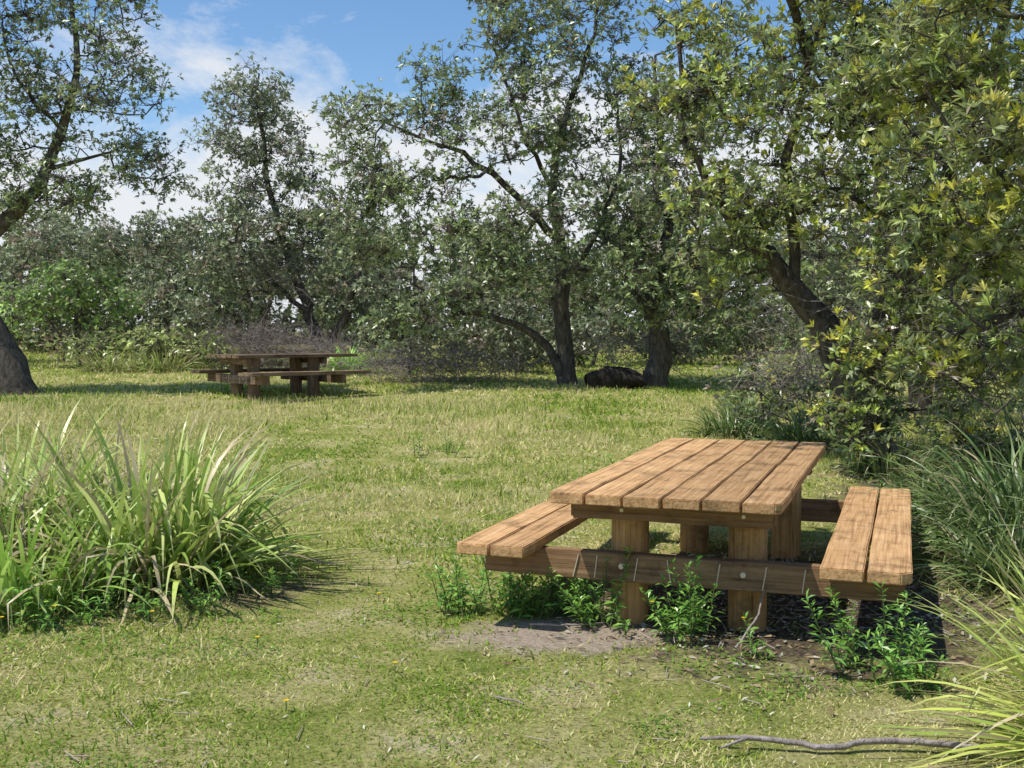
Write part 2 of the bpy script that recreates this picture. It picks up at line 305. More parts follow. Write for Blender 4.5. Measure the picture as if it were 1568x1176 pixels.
# low understorey behind the lawn
bl=[]
for i in range(26):
    x=-3.+i*.75+r_.normal()*.2
    bl.append(((x,27.5+r_.uniform(-.8,.8),1.35+r_.uniform(-.1,.2)),(.8,.7,.55)))
    if i%2==0: bl.append(((x,29.5+r_.uniform(-.8,.8),2.4+r_.uniform(-.2,.4)),(1.,.7,.7)))
tree('coastal_scrub',[([(0,28,.7),(0,28,1.5)],[.06,.03])]+[([(x,28,.7),(x+.3,28.4,1.6),(x,29,2.4)],[.07,.05,.02]) for x in range(2,16,2)],bl,35,clump_r=.42,dens=18,tips=15,leaves=6,L=.16,W=.065,pal=GD,mat=M_far,twigs=.4,deadf=.15)
# shrubs
tree('coastal_shrub',[([(-10.5,27,h1(-10.5,27)-.05),(-10.5,27,1.8)],[.08,.04]),([(-10.5,27,1),(-11.4,27,2)],[.05,.03])],
 [((-10.4,27,2.3),(1.0,.8,.7)),((-11.6,27,2.0),(1,.8,.7)),((-10.9,27,2.9),(.6,.6,.4))],31,dens=24,tips=20,L=.14,W=.055,pal=[(.24,.38,.07),(.32,.46,.11),(.16,.29,.05)],leaves=6,deadf=0)
tree('coastal_shrub',[([(-9,29,h1(-9,29)),(-9,29,3)],[.12,.05]),([(-13,29,.8),(-13,29,3)],[.12,.05])],
 [((-8.8,29,2.6),(1.2,1,1.1)),((-9.2,29.5,3.9),(1.2,1,.6)),((-12.4,30,3.8),(1.6,1,1.0)),((-13.4,29,2.4),(1.6,1,1.2)),((-10.8,30.5,4.0),(1.4,1,.7)),((-8.2,28.5,1.7),(.9,.7,.6))],32,dens=24,tips=18,L=.14,W=.048,pal=GR,leaves=6)
tree('coastal_shrub',[([(-8.6,26.2,h1(-8.6,26.2)),(-8.6,26.2,1.2)],[.05,.02]),([(-9.8,26.2,.7),(-9.8,26.2,1.1)],[.04,.02])],
 [((-8.4,26.1,1.3),(1.0,.6,.5)),((-9.8,26.2,1.15),(.9,.6,.45)),((-7.4,26,1.1),(.6,.5,.35))],36,dens=34,tips=24,L=.12,W=.04,pal=[(.36,.44,.12),(.44,.48,.17),(.27,.35,.09)],leaves=7)
tree('coastal_shrub',[([(4.8,16,h1(4.8,16)),(4.8,16,1.4)],[.07,.03]),([(3.4,15,.3),(3.4,15,.8)],[.04,.02]),([(6.2,16,.4),(6.2,16,2)],[.07,.03])],
 [((4.6,16,1.2),(.9,.7,.6)),((6,15.8,1.5),(1.1,.8,.9)),((7.4,15.5,1.8),(1,.8,1.2)),((3.5,15,.7),(.7,.5,.35)),((4.1,13.8,.6),(.6,.5,.35))],33,dens=32,tips=18,newfrac=.12,leaves=6,L=.12,W=.036)
tree('coastal_shrub',[([(4.3,10.6,h1(4.3,10.6)),(4.3,10.6,.5)],[.04,.02]),([(3.9,11.6,.1),(3.9,11.6,.5)],[.04,.02])],
 [((4.2,10.5,.5),(.6,.5,.35)),((3.8,11.7,.5),(.6,.5,.3)),((5.0,10.2,.7),(.7,.5,.5))],37,dens=45,tips=17,newfrac=.15,leaves=7,L=.09,W=.028,clump_r=.25,pal=[(.15,.22,.07),(.2,.28,.09),(.11,.17,.05)])
tree('coastal_shrub',[([(-2.3,25,h1(-2.3,25)),(-2.3,25,1.4)],[.07,.03]),([(.2,25,.7),(.2,25,1.6)],[.07,.03])],
 [((-2.2,25,1.5),(1.1,.7,.7)),((0,25.2,1.4),(1.2,.8,.7)),((1.8,25.5,1.5),(1.0,.8,.8)),((-.9,26,2.3),(1.3,.8,.7))],34,dens=24,tips=18,leaves=6,L=.13,W=.05,pal=GD,deadf=.15)
# ------------------------------------------------------------------ dead twig tangles
def tangle(name,specs,seed):
    rng=np.random.default_rng(seed);mb=MB();c0=np.array([specs[0][0][0],specs[0][0][1],h1(*specs[0][0][:2])])
    for c,r,n in specs:
        c=np.array(c,float);r=np.array(r,float)
        P=c+rdir(rng,n)*r*rng.uniform(0,1,(n,1))**.5
        P[:,2]=np.maximum(P[:,2],H(P[:,0],P[:,1])+.02)
        d=norm(rng.normal(size=(n,3))*np.array([1,1,.6])+[0,0,.15]);rad=rng.uniform(.003,.009,n)
        for k in range(5):
            d=norm(d+rng.normal(size=(n,3))*.35);Q=P+d*rng.uniform(.08,.22,(n,1))
            Q[:,2]=np.maximum(Q[:,2],H(Q[:,0],Q[:,1])+.02)
            prisms(mb,P-c0,Q-c0,rad,rad*.8,3,(.1,.1,.1));P=Q;rad=rad*.8
    e=mb.obj(name,M_twig);e.location=tuple(c0)
tangle('dead_branches',[((-6,26.6,1.2),(1.9,.8,.6),1300),((-4.2,25.8,1.1),(1.0,.6,.3),400),((-1.6,22.5,.9),(2.2,.8,.35),800),((-5.5,27.5,3),(1.6,1,1.2),500)],41)
tangle('dead_branches',[((3.9,14.8,1.0),(.9,.6,.4),250),((4.6,12.3,2),(1.3,.8,1.4),300),((4.6,9.8,1.4),(.8,.6,.7),160),((2.6,22.5,1.2),(1.5,.8,.5),300),((5.5,19,2),(2,1,1),300)],42)
# ------------------------------------------------------------------ strap leaf clumps
def clump(name,c,R,Hh,n,seed,w=.014,pal=((.16,.24,.05),(.22,.3,.08),(.12,.19,.045)),dry=.18,base=.25,lean=None,spread=58,cv=(.5,1.7),kinkp=.18):
    rng=np.random.default_rng(seed);mb=MB();z=h1(*c)
    az=rng.uniform(0,2*math.pi,n);rb=base*np.sqrt(rng.uniform(0,1,n))
    P=np.stack([np.cos(az)*rb,np.sin(az)*rb,np.zeros(n)],1)
    az=az+rng.normal(size=n)*.6
    el=D2R(86)-rng.uniform(0,1,n)**1.1*D2R(spread)
    L=np.hypot(R,Hh)*rng.uniform(.5,1.15,n)
    hd=np.stack([np.cos(az),np.sin(az),np.zeros(n)],1)
    if lean is not None: hd=norm(hd+np.array(lean))
    side=np.stack([-hd[:,1],hd[:,0],np.zeros(n)],1)
    side=norm(side+rng.normal(size=(n,3))*.4)
    S=8;curv=rng.uniform(cv[0],cv[1],n)
    pal=np.array(pal);C=pal[rng.integers(0,len(pal),n)]*rng.uniform(.75,1.3,(n,1))
    dm=rng.uniform(size=n)<dry;C[dm]=np.array([.52,.43,.26])*rng.uniform(.6,1.2,(dm.sum(),1))
    ww=w*rng.uniform(.6,1.3,n)
    rows=[];cols=[]
    cur=P.copy();kink=rng.integers(3,8,n);kd=(rng.uniform(size=n)<kinkp)
    for s in range(S+1):
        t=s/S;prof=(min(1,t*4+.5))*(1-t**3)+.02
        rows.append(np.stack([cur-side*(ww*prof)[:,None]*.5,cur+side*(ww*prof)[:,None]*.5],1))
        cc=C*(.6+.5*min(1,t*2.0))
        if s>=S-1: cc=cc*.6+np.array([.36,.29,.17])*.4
        cols.append(np.stack([cc,cc],1))
        e=el-curv*t**1.6; e=np.where(kd&(s>=kink),e-1.2,e)
        cur=cur+(hd*np.cos(e)[:,None]+np.array([0,0,1.])*np.sin(e)[:,None])*(L/S)[:,None]
        cur[:,2]=np.maximum(cur[:,2],.01)
    V=np.stack(rows,1);CC=np.stack(cols,1)
    b=(np.arange(n)*(S+1)*2)[:,None];s=np.arange(S)[None]*2
    F=np.stack([b+s,b+s+1,b+s+3,b+s+2],-1).reshape(-1,4)
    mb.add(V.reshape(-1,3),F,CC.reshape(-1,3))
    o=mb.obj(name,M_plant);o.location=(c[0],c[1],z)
LP=((.32,.44,.09),(.45,.54,.14),(.22,.34,.065),(.56,.60,.22))
clump('lomandra_plant',(-2.4,7.25),1.0,.52,680,51,w=.032,base=.55,pal=LP,dry=.2,spread=70,cv=(.3,1.6),kinkp=.35)
clump('lomandra_plant',(-3.5,7.5),1.0,.58,640,52,w=.032,base=.55,pal=LP,dry=.28,spread=68,cv=(.3,1.6),kinkp=.35)
clump('lomandra_plant',(-2.95,6.6),.75,.35,400,53,w=.026,base=.5,dry=.14,pal=((.28,.44,.08),(.38,.52,.13)),spread=68)
DK=((.14,.21,.06),(.2,.28,.09),(.10,.165,.045))
clump('lomandra_plant',(3.65,7.8),.85,.65,1000,54,w=.02,base=.5,pal=DK,dry=.05,spread=70,cv=(.8,2.))
clump('lomandra_plant',(3.25,6.9),.6,.4,500,55,w=.018,base=.4,pal=DK,dry=.08,spread=70,cv=(.8,2.))
clump('lomandra_plant',(4.3,6.9),.9,.7,600,56,w=.02,base=.4,pal=DK,dry=.05)
BR=((.46,.52,.10),(.36,.47,.10),(.55,.6,.16))
clump('lomandra_plant',(2.38,4.1),.9,.14,420,57,w=.018,base=.3,pal=BR,dry=.15,lean=(-.5,-.1,0),spread=78,cv=(.2,1.1))
clump('lomandra_plant',(2.6,4.75),.45,.1,240,58,w=.016,base=.25,pal=BR,dry=.15,spread=78,cv=(.2,1.1))
k=60
for (x,y,R,h_) in [(3.3,15.6,.5,.3),(3.6,13.6,.55,.35),(3.9,11.4,.5,.25),(4.6,10.0,.6,.4),(5.2,11,.8,.7),(3.7,17,.5,.3),(4.3,9.0,.6,.4),(3.7,9.9,.4,.2),(2.9,14.6,.5,.3)]:
    clump('lomandra_plant',(x,y),R,h_,240,k,w=.022,base=.35,pal=DK,dry=.08,spread=70,cv=(.7,2));k+=1
for (x,y,R,h_) in [(-9.2,25.4,.6,.35),(-8.0,25.4,.6,.35)]:
    clump('grass_tussock',(x,y),R,h_,260,k,w=.026,base=.5,pal=((.34,.40,.11),(.25,.34,.08),(.44,.46,.18)),dry=.2,spread=70);k+=1
clump('lomandra_plant',(-3.6,24.6),.5,.65,120,k,w=.06,base=.15,pal=((.28,.5,.07),(.34,.56,.1)),dry=.02)
# ------------------------------------------------------------------ leafy weeds
def weed(name,c,n,hh,R,seed,pal=((.2,.4,.07),(.28,.5,.09),(.14,.30,.05)),flower=0):
    rng=np.random.default_rng(seed);mb=MB();z=h1(*c)
    for i in range(n):
        a=rng.uniform(0,6.28);r=R*math.sqrt(rng.uniform())
        p=np.array([math.cos(a)*r,math.sin(a)*r,0]);h=hh*rng.uniform(.4,1.15)
        d=norm(np.array([math.cos(a)*.45*r/R+rng.normal()*.25,math.sin(a)*.45*r/R+rng.normal()*.25,1.]))
        m=int(h/.026)+3;t=np.linspace(.12,1,m)
        S=p+d*h*t[:,None]+rng.normal(size=(m,3))*.004
        prisms(mb,np.array([p]),np.array([p+d*h]),np.array([.005]),np.array([.002]),4,(.16,.2,.08))
        k=3;az=(np.arange(m)*2.4)[:,None]+np.arange(k)*2.1+rng.normal(size=(m,k))*.4
        el=rng.uniform(-.3,.7,(m,k))+.5*t[:,None]**3
        dl=np.stack([np.cos(az)*np.cos(el),np.sin(az)*np.cos(el),np.sin(el)],-1).reshape(-1,3)
        Ls=np.repeat(.09*(1-.45*t)*(.5+.5*np.minimum(1,t*4)),k)*rng.uniform(.5,1.35,m*k)
        nn=norm(np.array([0,0,1.])+rng.normal(size=(m*k,3))*.3)
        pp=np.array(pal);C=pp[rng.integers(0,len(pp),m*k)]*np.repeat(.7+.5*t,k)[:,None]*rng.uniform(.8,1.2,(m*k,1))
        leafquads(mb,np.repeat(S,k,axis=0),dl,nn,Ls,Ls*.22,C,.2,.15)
        if rng.uniform()<flower:
            q=12;aa=np.arange(q)*6.283/q;dl=np.stack([np.cos(aa),np.sin(aa),np.full(q,.25)],1)
            leafquads(mb,np.repeat([p+d*h*1.05],q,axis=0),norm(dl),np.tile([0,0,1.],(q,1)),np.full(q,.016),np.full(q,.008),np.tile([.8,.55,.02],(q,1)),0,0)
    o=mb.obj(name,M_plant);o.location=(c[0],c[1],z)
WP=[(-.18,6.3,18,.3,.25),(.1,6.4,20,.33,.25),(.32,6.3,9,.28,.15),(.50,6.0,9,.44,.10),(.93,5.70,11,.44,.11),(1.68,5.1,12,.42,.17),(1.82,4.9,7,.28,.15),(.72,5.85,4,.16,.15),
    (-1.95,6.3,9,.24,.18),(-2.45,6.15,7,.2,.15),(-2.7,5.95,7,.22,.2),(1.25,5.45,3,.13,.15),(-1.6,6.9,6,.2,.2)]
for i,(x,y,n,hh,R) in enumerate(WP): weed('leafy_weed',(x,y),n,hh,R,80+i,flower=.05)
weed('leafy_weed',(1.2,11.5),8,.25,.3,101);weed('leafy_weed',(-.9,13),8,.25,.3,102);weed('leafy_weed',(3.6,9.2),10,.3,.35,103)
for i,(x,y) in enumerate([(-1.95,5.95),(-2.72,5.85),(-.95,4.6),(-1.3,5.6),(-.8,6.6),(-.55,5.15)]):
    rng=np.random.default_rng(700+i);mb=MB();q=14;aa=np.arange(q)*6.283/q
    dl=norm(np.stack([np.cos(aa),np.sin(aa),np.full(q,.3)],1));hh=.05 if i>1 else .1
    leafquads(mb,np.tile([0,0,hh],(q,1)),dl,np.tile([0,0,1.],(q,1)),np.full(q,.016),np.full(q,.008),np.tile([.85,.6,.02],(q,1)),0,0)
    prisms(mb,np.array([[0,0,0.]]),np.array([[0,0,hh]]),np.array([.003]),np.array([.002]),4,(.15,.25,.06))
    o=mb.obj('yellow_flower',M_plant);o.location=(x,y,h1(x,y))
# ------------------------------------------------------------------ ground
xs=np.concatenate([[-600,-300,-150,-80],np.arange(-45,45.01,.45),[80,150,300,600]]);ys=np.concatenate([[-200,-60,-20],np.arange(-6,60.01,.45),[80,120,200,400,900]])
X,Y=np.meshgrid(xs,ys);Z=H(X,Y)
V=np.stack([X,Y,Z],-1).reshape(-1,3);nx=len(xs);ny=len(ys)
i,j=np.meshgrid(np.arange(nx-1),np.arange(ny-1));b=(j*nx+i).ravel();F=np.stack([b,b+1,b+nx+1,b+nx],1)
m,nt,N,Lk=newmat('ground_soil_and_turf')
out=N.new('ShaderNodeOutputMaterial');p=N.new('ShaderNodeBsdfDiffuse')
g=N.new('ShaderNodeNewGeometry')
def noise(s,d,r=.6):
    n=N.new('ShaderNodeTexNoise');n.inputs['Scale'].default_value=s;n.inputs['Detail'].default_value=d;n.inputs['Roughness'].default_value=r;Lk.new(g.outputs['Position'],n.inputs['Vector']);return n
n1=noise(1.6,7,.7);n2=noise(42,6,.8);n3=noise(5,5,.7)
r1=ramp(N,[(.32,(.18,.23,.05)),(.46,(.32,.33,.10)),(.58,(.44,.40,.18)),(.68,(.55,.48,.31))]);Lk.new(n1.outputs['Fac'],r1.inputs[0])
r2=ramp(N,[(.36,(.3,.28,.22)),(.52,(1,1,1)),(.68,(1.3,1.25,1.1))]);Lk.new(n2.outputs['Fac'],r2.inputs[0])
mx=N.new('ShaderNodeMix');mx.data_type='RGBA';mx.blend_type='MULTIPLY';mx.inputs[0].default_value=.9;Lk.new(r1.outputs[0],mx.inputs[6]);Lk.new(r2.outputs[0],mx.inputs[7])
def mask(cx,cy,rx,ry,lo,hi):
    s=N.new('ShaderNodeVectorMath');s.operation='SUBTRACT';s.inputs[1].default_value=(cx,cy,0);Lk.new(g.outputs['Position'],s.inputs[0])
    q=N.new('ShaderNodeVectorMath');q.operation='MULTIPLY';q.inputs[1].default_value=(1/rx,1/ry,0);Lk.new(s.outputs[0],q.inputs[0])
    l=N.new('ShaderNodeVectorMath');l.operation='LENGTH';Lk.new(q.outputs[0],l.inputs[0])
    a=N.new('ShaderNodeMath');a.operation='MULTIPLY_ADD';a.inputs[1].default_value=1.6;Lk.new(n3.outputs['Fac'],a.inputs[0]);Lk.new(l.outputs['Value'],a.inputs[2])
    mr=N.new('ShaderNodeMapRange');mr.interpolation_type='SMOOTHSTEP';mr.inputs['From Min'].default_value=lo+.8;mr.inputs['From Max'].default_value=hi+.8;mr.inputs['To Min'].default_value=1;mr.inputs['To Max'].default_value=0
    Lk.new(a.outputs[0],mr.inputs[0]);return mr
rs=ramp(N,[(.35,(.24,.18,.13)),(.65,(.54,.45,.35))]);Lk.new(n2.outputs['Fac'],rs.inputs[0])
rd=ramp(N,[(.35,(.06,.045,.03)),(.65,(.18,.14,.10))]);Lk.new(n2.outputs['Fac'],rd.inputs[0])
cur=mx.outputs[2]
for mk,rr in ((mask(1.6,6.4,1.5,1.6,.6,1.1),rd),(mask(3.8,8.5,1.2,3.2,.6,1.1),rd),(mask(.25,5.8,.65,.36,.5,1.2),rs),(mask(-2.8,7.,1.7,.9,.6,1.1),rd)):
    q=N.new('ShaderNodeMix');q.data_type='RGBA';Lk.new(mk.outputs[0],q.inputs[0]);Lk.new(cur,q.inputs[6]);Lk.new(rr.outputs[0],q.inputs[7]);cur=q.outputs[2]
Lk.new(cur,p.inputs['Color'])
bp=N.new('ShaderNodeBump');bp.inputs['Strength'].default_value=.8;bp.inputs['Distance'].default_value=.03;Lk.new(n2.outputs['Fac'],bp.inputs['Height']);Lk.new(bp.outputs[0],p.inputs['Normal'])
Lk.new(p.outputs[0],out.inputs[0])
mb=MB();mb.add(V,F);mb.obj('ground',m,None,True)
# ------------------------------------------------------------------ lawn grass
rng=np.random.default_rng(3)
def ell(x,y,cx,cy,rx,ry): return np.sqrt(((x-cx)/rx)**2+((y-cy)/ry)**2)+(vn(x,y,4)-.5)*1.1
def gpts(N_,y0,y1,pw):
    u=rng.uniform(size=N_)
    y=y0*(y1/y0)**u if pw==2 else np.sqrt(y0*y0+u*(y1*y1-y0*y0))
    x=rng.uniform(-1,1,N_)*(.52*y+1.2)
    return x,y
def grass(N_,y0,y1,pw,hmul,l0,l1,seedc,filt=None,hb=.035,wb=.0045,scl=.75):
    x,y=gpts(N_,y0,y1,pw)
    keep=rng.uniform(size=N_)<.12+1.2*vn(x,y,2.3)*(.35+1.3*vn(x,y,9.))
    sand=ell(x,y,.25,5.8,.65,.36);keep&=~((sand<1.)&(rng.uniform(size=N_)<.85))
    und=ell(x,y,1.6,6.5,1.35,1.5);keep&=~((und<1)&(rng.uniform(size=N_)<.8))
    ri=ell(x,y,4.2,8.2,1.5,3.4);keep&=~((ri<1)&(rng.uniform(size=N_)<.8))
    if filt is not None: keep&=filt(x,y)
    x=x[keep];y=y[keep];n=len(x)
    s=(y/4)**scl
    a=rng.uniform(0,6.283,n);tl=rng.uniform(l0,l1,n)
    hh=hb*hmul*s*rng.uniform(.4,1.3,n)*(.6+.8*vn(x,y,1.1))
    w=wb*s*rng.uniform(.6,1.3,n)
    d=np.stack([np.cos(a)*np.sin(tl),np.sin(a)*np.sin(tl),np.cos(tl)],1)
    fa=rng.uniform(0,6.283,n);sd=np.stack([np.cos(fa),np.sin(fa),np.zeros(n)],1)
    P=np.stack([x,y,H(x,y)-.002],1)
    V=np.stack([P-sd*w[:,None],P+sd*w[:,None],P+d*hh[:,None]],1).reshape(-1,3)
    F=(np.arange(n)*3)[:,None]+np.arange(3)
    f=.4*vn(x,y,.55)+.32*vn(x,y,2.6)+.28*vn(x,y,11)+rng.normal(size=n)*.17
    g1=np.array([.20,.33,.04]);g2=np.array([.45,.51,.10]);g3=np.array([.76,.67,.35])
    f=np.clip((f+seedc-.34)/.36,0,1)[:,None]
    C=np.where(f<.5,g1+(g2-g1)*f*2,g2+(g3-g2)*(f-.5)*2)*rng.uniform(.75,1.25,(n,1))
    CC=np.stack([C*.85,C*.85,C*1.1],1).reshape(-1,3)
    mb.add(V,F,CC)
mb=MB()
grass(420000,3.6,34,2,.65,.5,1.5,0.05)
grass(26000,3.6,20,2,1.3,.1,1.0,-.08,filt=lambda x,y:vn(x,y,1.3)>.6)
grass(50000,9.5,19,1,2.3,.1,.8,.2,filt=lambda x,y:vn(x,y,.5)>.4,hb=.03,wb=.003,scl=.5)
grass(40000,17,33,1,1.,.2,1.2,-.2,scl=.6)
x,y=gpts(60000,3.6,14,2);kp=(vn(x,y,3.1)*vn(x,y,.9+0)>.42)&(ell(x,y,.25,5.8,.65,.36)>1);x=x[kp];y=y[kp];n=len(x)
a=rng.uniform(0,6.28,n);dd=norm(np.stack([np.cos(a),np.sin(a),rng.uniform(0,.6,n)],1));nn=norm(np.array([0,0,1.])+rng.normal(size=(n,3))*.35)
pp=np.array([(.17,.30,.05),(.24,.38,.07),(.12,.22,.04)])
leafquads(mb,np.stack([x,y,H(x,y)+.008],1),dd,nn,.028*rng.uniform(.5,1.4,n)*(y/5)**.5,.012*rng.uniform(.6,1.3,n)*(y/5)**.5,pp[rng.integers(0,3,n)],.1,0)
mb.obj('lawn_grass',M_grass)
# litter
mb=MB();n=2600;x,y=gpts(n,3.6,24,2);a=rng.uniform(0,6.28,n)
d=norm(np.stack([np.cos(a),np.sin(a),rng.normal(size=n)*.25],1));nn=norm(np.array([0,0,1.])+rng.normal(size=(n,3))*.4)
P=np.stack([x,y,H(x,y)+.012*(y/4)],1);cp=np.array([(.5,.45,.34),(.3,.22,.14),(.62,.58,.46),(.25,.17,.1),(.42,.32,.18)])
s=(y/4)**.4
leafquads(mb,P,d,nn,.04*s*rng.uniform(.4,1.3,n),.008*s*rng.uniform(.6,1.5,n),cp[rng.integers(0,5,n)],.2,0)
n=2600;x=rng.normal(size=n)*.8+1.6;y=rng.normal(size=n)*.8+6.5;a=rng.uniform(0,6.28,n)
d=norm(np.stack([np.cos(a),np.sin(a),rng.normal(size=n)*.2],1));nn=norm(np.array([0,0,1.])+rng.normal(size=(n,3))*.4)
leafquads(mb,np.stack([x,y,H(x,y)+.01],1),d,nn,.06*rng.uniform(.4,1.3,n),.015*rng.uniform(.6,1.5,n),cp[rng.integers(0,5,n)]*.8,.2,0)
n=240;x,y=gpts(n,3.8,10,2);x[:150]=rng.normal(size=150)*.6+1.4;y[:150]=rng.normal(size=150)*.5+6.0
a=rng.uniform(0,6.28,n);l=rng.uniform(.04,.16,n);P=np.stack([x,y,H(x,y)+.015],1);Q=P+np.stack([np.cos(a)*l,np.sin(a)*l,rng.uniform(-.01,.03,n)],1)
prisms(mb,P,Q,np.full(n,.003),np.full(n,.002),4,(.4,.34,.27))
mb.obj('leaf_litter',M_dry)
def stick(name,P,R,seed):
    P=np.array(P,float);P[:,2]+=H(P[:,0],P[:,1]);c=P[0].copy();P=P-c
    m_=MB();Pr,Rr=resample(P,R,.05);rg=np.random.default_rng(seed);sweep(m_,Pr+rg.normal(size=Pr.shape)*.003,Rr,7,rg,(.1,.1,.1))
    o=m_.obj(name,M_twig,None,True);o.location=tuple(c);return o
stick('fallen_branch',[(.72,4.2,.03),(.95,4.17,.05),(1.2,4.13,.03),(1.4,4.16,.045),(1.75,4.1,.04)],[.006,.011,.013,.013,.015],1)
stick('fallen_branch',[(.95,4.17,.05),(.85,4.1,.06),(.78,4.08,.04)],[.009,.006,.004],2)
stick('fallen_branch',[(-.08,4.72,.02),(-.02,4.66,.03),(.05,4.6,.03)],[.004,.005,.004],3)
stick('fallen_branch',[(1.1,5.4,.03),(1.25,5.6,.15),(1.33,5.75,.3)],[.006,.005,.003],4)
stick('fallen_branch',[(.1,5.95,.03),(.3,5.9,.04),(.5,5.98,.03)],[.007,.006,.004],5)
M_log=barkmat('charred_log',(.015,.013,.012),(.07,.06,.05))
mb_=MB();Pr,Rr=resample([(0,0,.12),(.4,.05,.2),(.8,-.02,.18),(1.1,0,.12)],[.12,.2,.19,.1],.1);sweep(mb_,Pr,Rr,12,np.random.default_rng(8),(.1,.1,.1),.3)
o=mb_.obj('fallen_log',M_log,None,True);o.location=(1.4,21,h1(1.8,21))
# ------------------------------------------------------------------ picnic tables
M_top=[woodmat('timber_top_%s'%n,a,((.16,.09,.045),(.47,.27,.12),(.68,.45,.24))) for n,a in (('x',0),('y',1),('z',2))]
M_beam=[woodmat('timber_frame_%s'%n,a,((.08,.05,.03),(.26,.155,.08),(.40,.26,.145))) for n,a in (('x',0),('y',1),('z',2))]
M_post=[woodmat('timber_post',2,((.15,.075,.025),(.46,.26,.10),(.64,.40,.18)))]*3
M_old=[woodmat('timber_old_%s'%n,a,((.06,.04,.025),(.18,.12,.075),(.34,.25,.17))) for n,a in (('x',0),('y',1),('z',2))]
m,nt,N,Lk=newmat('galvanised_bolt');out=N.new('ShaderNodeOutputMaterial');p=N.new('ShaderNodeBsdfPrincipled');p.inputs['Metallic'].default_value=.5;p.inputs['Base Color'].default_value=(.65,.57,.44,1);p.inputs['Roughness'].default_value=.55;Lk.new(p.outputs[0],out.inputs[0]);M_bolt=m
import bmesh
def box(name,x0,x1,y0,y1,z0,z1,mat,parent,axis,rng,bev=.006,chamf=None,warp=.002):
    bm=bmesh.new();bmesh.ops.create_cube(bm,size=1)
    c=np.array([(x0+x1)/2,(y0+y1)/2,(z0+z1)/2]);s=np.array([x1-x0,y1-y0,z1-z0])
    for v in bm.verts: v.co=Vector((v.co.x*s[0],v.co.y*s[1],v.co.z*s[2]))
    if chamf:
        for (sx,sy,cc) in chamf:
            es=[e for e in bm.edges if all((v.co.x*sx>0 and v.co.y*sy>0) for v in e.verts)]
            bmesh.ops.bevel(bm,geom=es,offset=cc,segments=1,affect='EDGES')
    bmesh.ops.bevel(bm,geom=list(bm.edges),offset=bev,segments=2,affect='EDGES')
    for t in np.linspace(-.45,.45,13):
        pl=Vector((0,0,0));pl[axis]=t*s[axis];nrm=Vector((0,0,0));nrm[axis]=1
        bmesh.ops.bisect_plane(bm,geom=bm.verts[:]+bm.edges[:]+bm.faces[:],plane_co=pl,plane_no=nrm)
    ph=rng.uniform(0,6.28,4)
    for v in bm.verts:
        t=v.co[axis]
        for k in range(3):
            if k!=axis: v.co[k]+=warp*(math.sin(t*3+ph[k])+.6*math.sin(t*8+ph[3]+k))
    me=bpy.data.meshes.new(name);bm.to_mesh(me);bm.free();me.materials.append(mat)
    o=bpy.data.objects.new(name,me);link(o);o.location=tuple(c);o.parent=parent
    for f in me.polygons: f.use_smooth=False
    return o
def post(name,x,y,z0,z1,r,mat,parent,rng):
    mb=MB();m=22;n=20;zs=np.linspace(z0,z1,m)-z0
    ang=np.arange(n)*2*math.pi/n;ph=rng.uniform(0,6,4);rings=[]
    sq=(np.abs(np.cos(ang))**4+np.abs(np.sin(ang))**4)**(-1/4.)
    prof=r*(.45+.55*sq)
    cr=rng.integers(0,n,3)
    for z in zs:
        rr=prof*(1+.02*np.sin(ang*3+ph[0]+z*2)+.015*np.sin(ang*5+ph[1])+rng.normal(size=n)*.004)
        for q in cr: rr[q]*=.95
        rings.append(np.stack([np.cos(ang)*rr,np.sin(ang)*rr,np.full(n,z)],1))
    V=np.concatenate(rings);k=np.arange(n);k2=(k+1)%n
    F=np.concatenate([np.stack([i*n+k,i*n+k2,(i+1)*n+k2,(i+1)*n+k],-1) for i in range(m-1)])
    mb.add(V,F);o=mb.obj(name,mat,parent,False);o.location=(x,y,z0);return o
def bolt(x,y,z,parent,r=.018):
    bm=bmesh.new();bmesh.ops.create_cone(bm,cap_ends=True,segments=12,radius1=r,radius2=r*.8,depth=.014)
    bmesh.ops.rotate(bm,verts=bm.verts,cent=(0,0,0),matrix=__import__('mathutils').Matrix.Rotation(D2R(90),3,'X'))
    me=bpy.data.meshes.new('bolt');bm.to_mesh(me);bm.free();me.materials.append(M_bolt);o=bpy.data.objects.new('bolt',me);link(o);o.location=(x,y,z);o.parent=parent
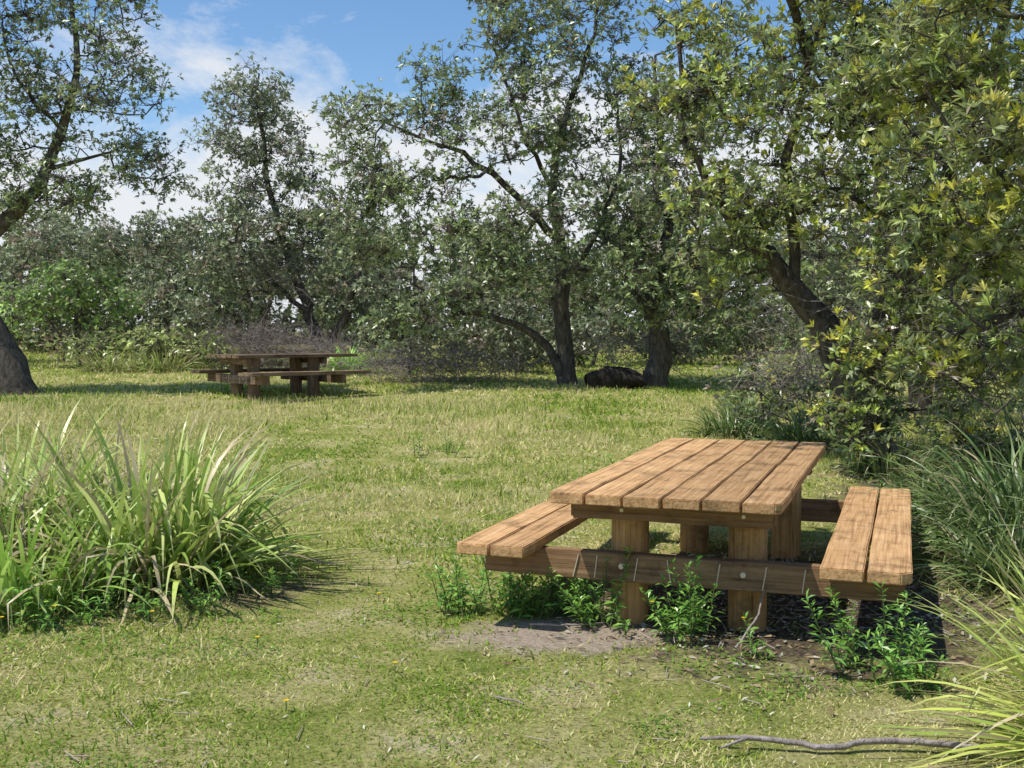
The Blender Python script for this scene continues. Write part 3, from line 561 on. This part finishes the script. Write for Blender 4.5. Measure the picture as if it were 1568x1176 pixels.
def table(x,y,th,L,BL,seed,MT,MF,MP,z=None,zt=.75):
    rng=np.random.default_rng(seed);e=empty('picnic_table',(x,y,h1(x,y) if z is None else z),-th)
    W=1.22;nb=6;bw=W/nb;g=.012;t=.055
    for i in range(nb):
        o0=rng.uniform(-.008,.008)
        ch=[(-1,-1,.02)] if i==0 else ([(1,-1,.03)] if i==nb-1 else None)
        box('top_board_%d'%(i+1),i*bw+g/2,(i+1)*bw-g/2,o0,L+rng.uniform(-.008,.008),zt-t+rng.uniform(-.002,.002),zt+rng.uniform(-.002,.002),MT[1],e,1,rng,.005,ch)
    y1=.42;y2=L-.8
    for nm,x0,x1 in (('left',-.5,-.1),('right',1.40,1.83)):
        bw2=(x1-x0)/2
        for i in range(2):
            ch=None
            if nm=='right' and i==1: ch=[(1,-1,.05)]
            if nm=='left' and i==0: ch=[(-1,-1,.015)]
            box('seat_%s_board_%d'%(nm,i+1),x0+i*bw2+g/2,x0+(i+1)*bw2-g/2,-.08+rng.uniform(-.006,.006),BL+rng.uniform(-.006,.006),.405,.463+rng.uniform(-.002,.002),MT[1],e,1,rng,.006,ch)
    for q,yy in enumerate((y1,y2)):
        for x_ in (.35,1.0):
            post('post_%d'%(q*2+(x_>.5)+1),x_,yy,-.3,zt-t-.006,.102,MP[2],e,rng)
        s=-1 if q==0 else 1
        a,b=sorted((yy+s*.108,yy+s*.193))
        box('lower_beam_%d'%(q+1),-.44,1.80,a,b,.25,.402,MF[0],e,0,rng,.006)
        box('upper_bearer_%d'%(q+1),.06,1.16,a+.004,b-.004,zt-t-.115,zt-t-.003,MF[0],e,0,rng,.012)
        for x_ in (.35,1.0):
            bolt(x_,(a if s<0 else b)+s*.005,.335,e);bolt(x_,(a if s<0 else b)+s*.002,zt-t-.055,e,.013)
    for x_,tl in ((.08,.03),(.2,.015),(.42,.02),(.62,-.02),(.86,.02),(1.1,.02),(1.3,.015)):
        mbx=MB();yy=y1-.197
        prisms(mbx,np.array([[x_,yy,.262]]),np.array([[x_+tl,yy,.385]]),np.array([.004]),np.array([.004]),5,(.5,.5,.5));mbx.obj('staple',M_bolt,e)
    return e
th=D2R(19.6)
table(.186,5.85,th,3.22,2.92,1,M_top,M_beam,M_post,z=0.0)
th2=D2R(50);c=np.array([-4.1,20.]);uu=np.array([math.sin(th2),math.cos(th2)]);vv=np.array([math.cos(th2),-math.sin(th2)])
o_=c-uu*1.2-vv*.66
table(float(o_[0]),float(o_[1]),th2,2.4,2.3,2,M_old,M_old,M_old,z=h1(-4.1,20))
# ------------------------------------------------------------------ sky, sun, camera
sd=Vector((.41,.18,-.87)).normalized()
el=math.asin(-sd.z)
w=bpy.data.worlds.new('World');scene.world=w;w.use_nodes=True;nt=w.node_tree;N=nt.nodes;Lk=nt.links;N.clear()
out=N.new('ShaderNodeOutputWorld');bg=N.new('ShaderNodeBackground');bg.inputs['Strength'].default_value=.13
sk=N.new('ShaderNodeTexSky');sk.sky_type='NISHITA';sk.sun_disc=False;sk.sun_elevation=el;sk.sun_rotation=math.atan2(-sd.x,-sd.y);sk.air_density=1.;sk.dust_density=.2;sk.ozone_density=3
hsv=N.new('ShaderNodeHueSaturation');hsv.inputs['Saturation'].default_value=1.14;hsv.inputs['Value'].default_value=1.18;Lk.new(sk.outputs[0],hsv.inputs['Color'])
tc=N.new('ShaderNodeTexCoord');mp=N.new('ShaderNodeMapping');mp.inputs['Scale'].default_value=(1,1,1.8);mp.inputs['Location'].default_value=(.35,.2,0)
Lk.new(tc.outputs['Generated'],mp.inputs[0])
n=N.new('ShaderNodeTexNoise');n.inputs['Scale'].default_value=5.2;n.inputs['Detail'].default_value=10;n.inputs['Roughness'].default_value=.64;n.inputs['Distortion'].default_value=.3;Lk.new(mp.outputs[0],n.inputs['Vector'])
sx=N.new('ShaderNodeSeparateXYZ');Lk.new(tc.outputs['Generated'],sx.inputs[0])
ma=N.new('ShaderNodeMath');ma.operation='MULTIPLY_ADD';ma.inputs[1].default_value=-1.8;ma.inputs[2].default_value=.43;Lk.new(sx.outputs['Z'],ma.inputs[0])
mn=N.new('ShaderNodeMath');mn.operation='MAXIMUM';mn.inputs[1].default_value=-.12;Lk.new(ma.outputs[0],mn.inputs[0])
ad=N.new('ShaderNodeMath');ad.operation='ADD';Lk.new(mn.outputs[0],ad.inputs[0]);Lk.new(n.outputs['Fac'],ad.inputs[1])
rp=ramp(N,[(.50,(0,0,0)),(.68,(1,1,1))]);Lk.new(ad.outputs[0],rp.inputs[0])
mx=N.new('ShaderNodeMix');mx.data_type='RGBA';Lk.new(rp.outputs[0],mx.inputs[0]);Lk.new(hsv.outputs[0],mx.inputs[6]);mx.inputs[7].default_value=(6.4,6.6,6.9,1)
Lk.new(mx.outputs[2],bg.inputs[0]);Lk.new(bg.outputs[0],out.inputs[0])
ld=bpy.data.lights.new('sun','SUN');ld.energy=5;ld.angle=D2R(.5);ld.color=(1,.96,.88);lo=bpy.data.objects.new('sun',ld);link(lo);lo.rotation_euler=sd.to_track_quat('-Z','Y').to_euler();lo.location=(-5,0,12)
cd=bpy.data.cameras.new('camera');cd.lens=39.03;cd.sensor_width=36;cd.clip_end=2000;co=bpy.data.objects.new('camera',cd);link(co);co.location=(0,0,1.6);co.rotation_euler=(D2R(90)-math.atan(80/1700),0,0);scene.camera=co
scene.view_settings.view_transform='Standard';scene.view_settings.look='None';scene.view_settings.exposure=0
print('faces',sum(len(o.data.polygons) for o in scene.objects if o.type=='MESH'),'leaves',TOT[0],'cpus',os.cpu_count(),'t',time.time()-T0)
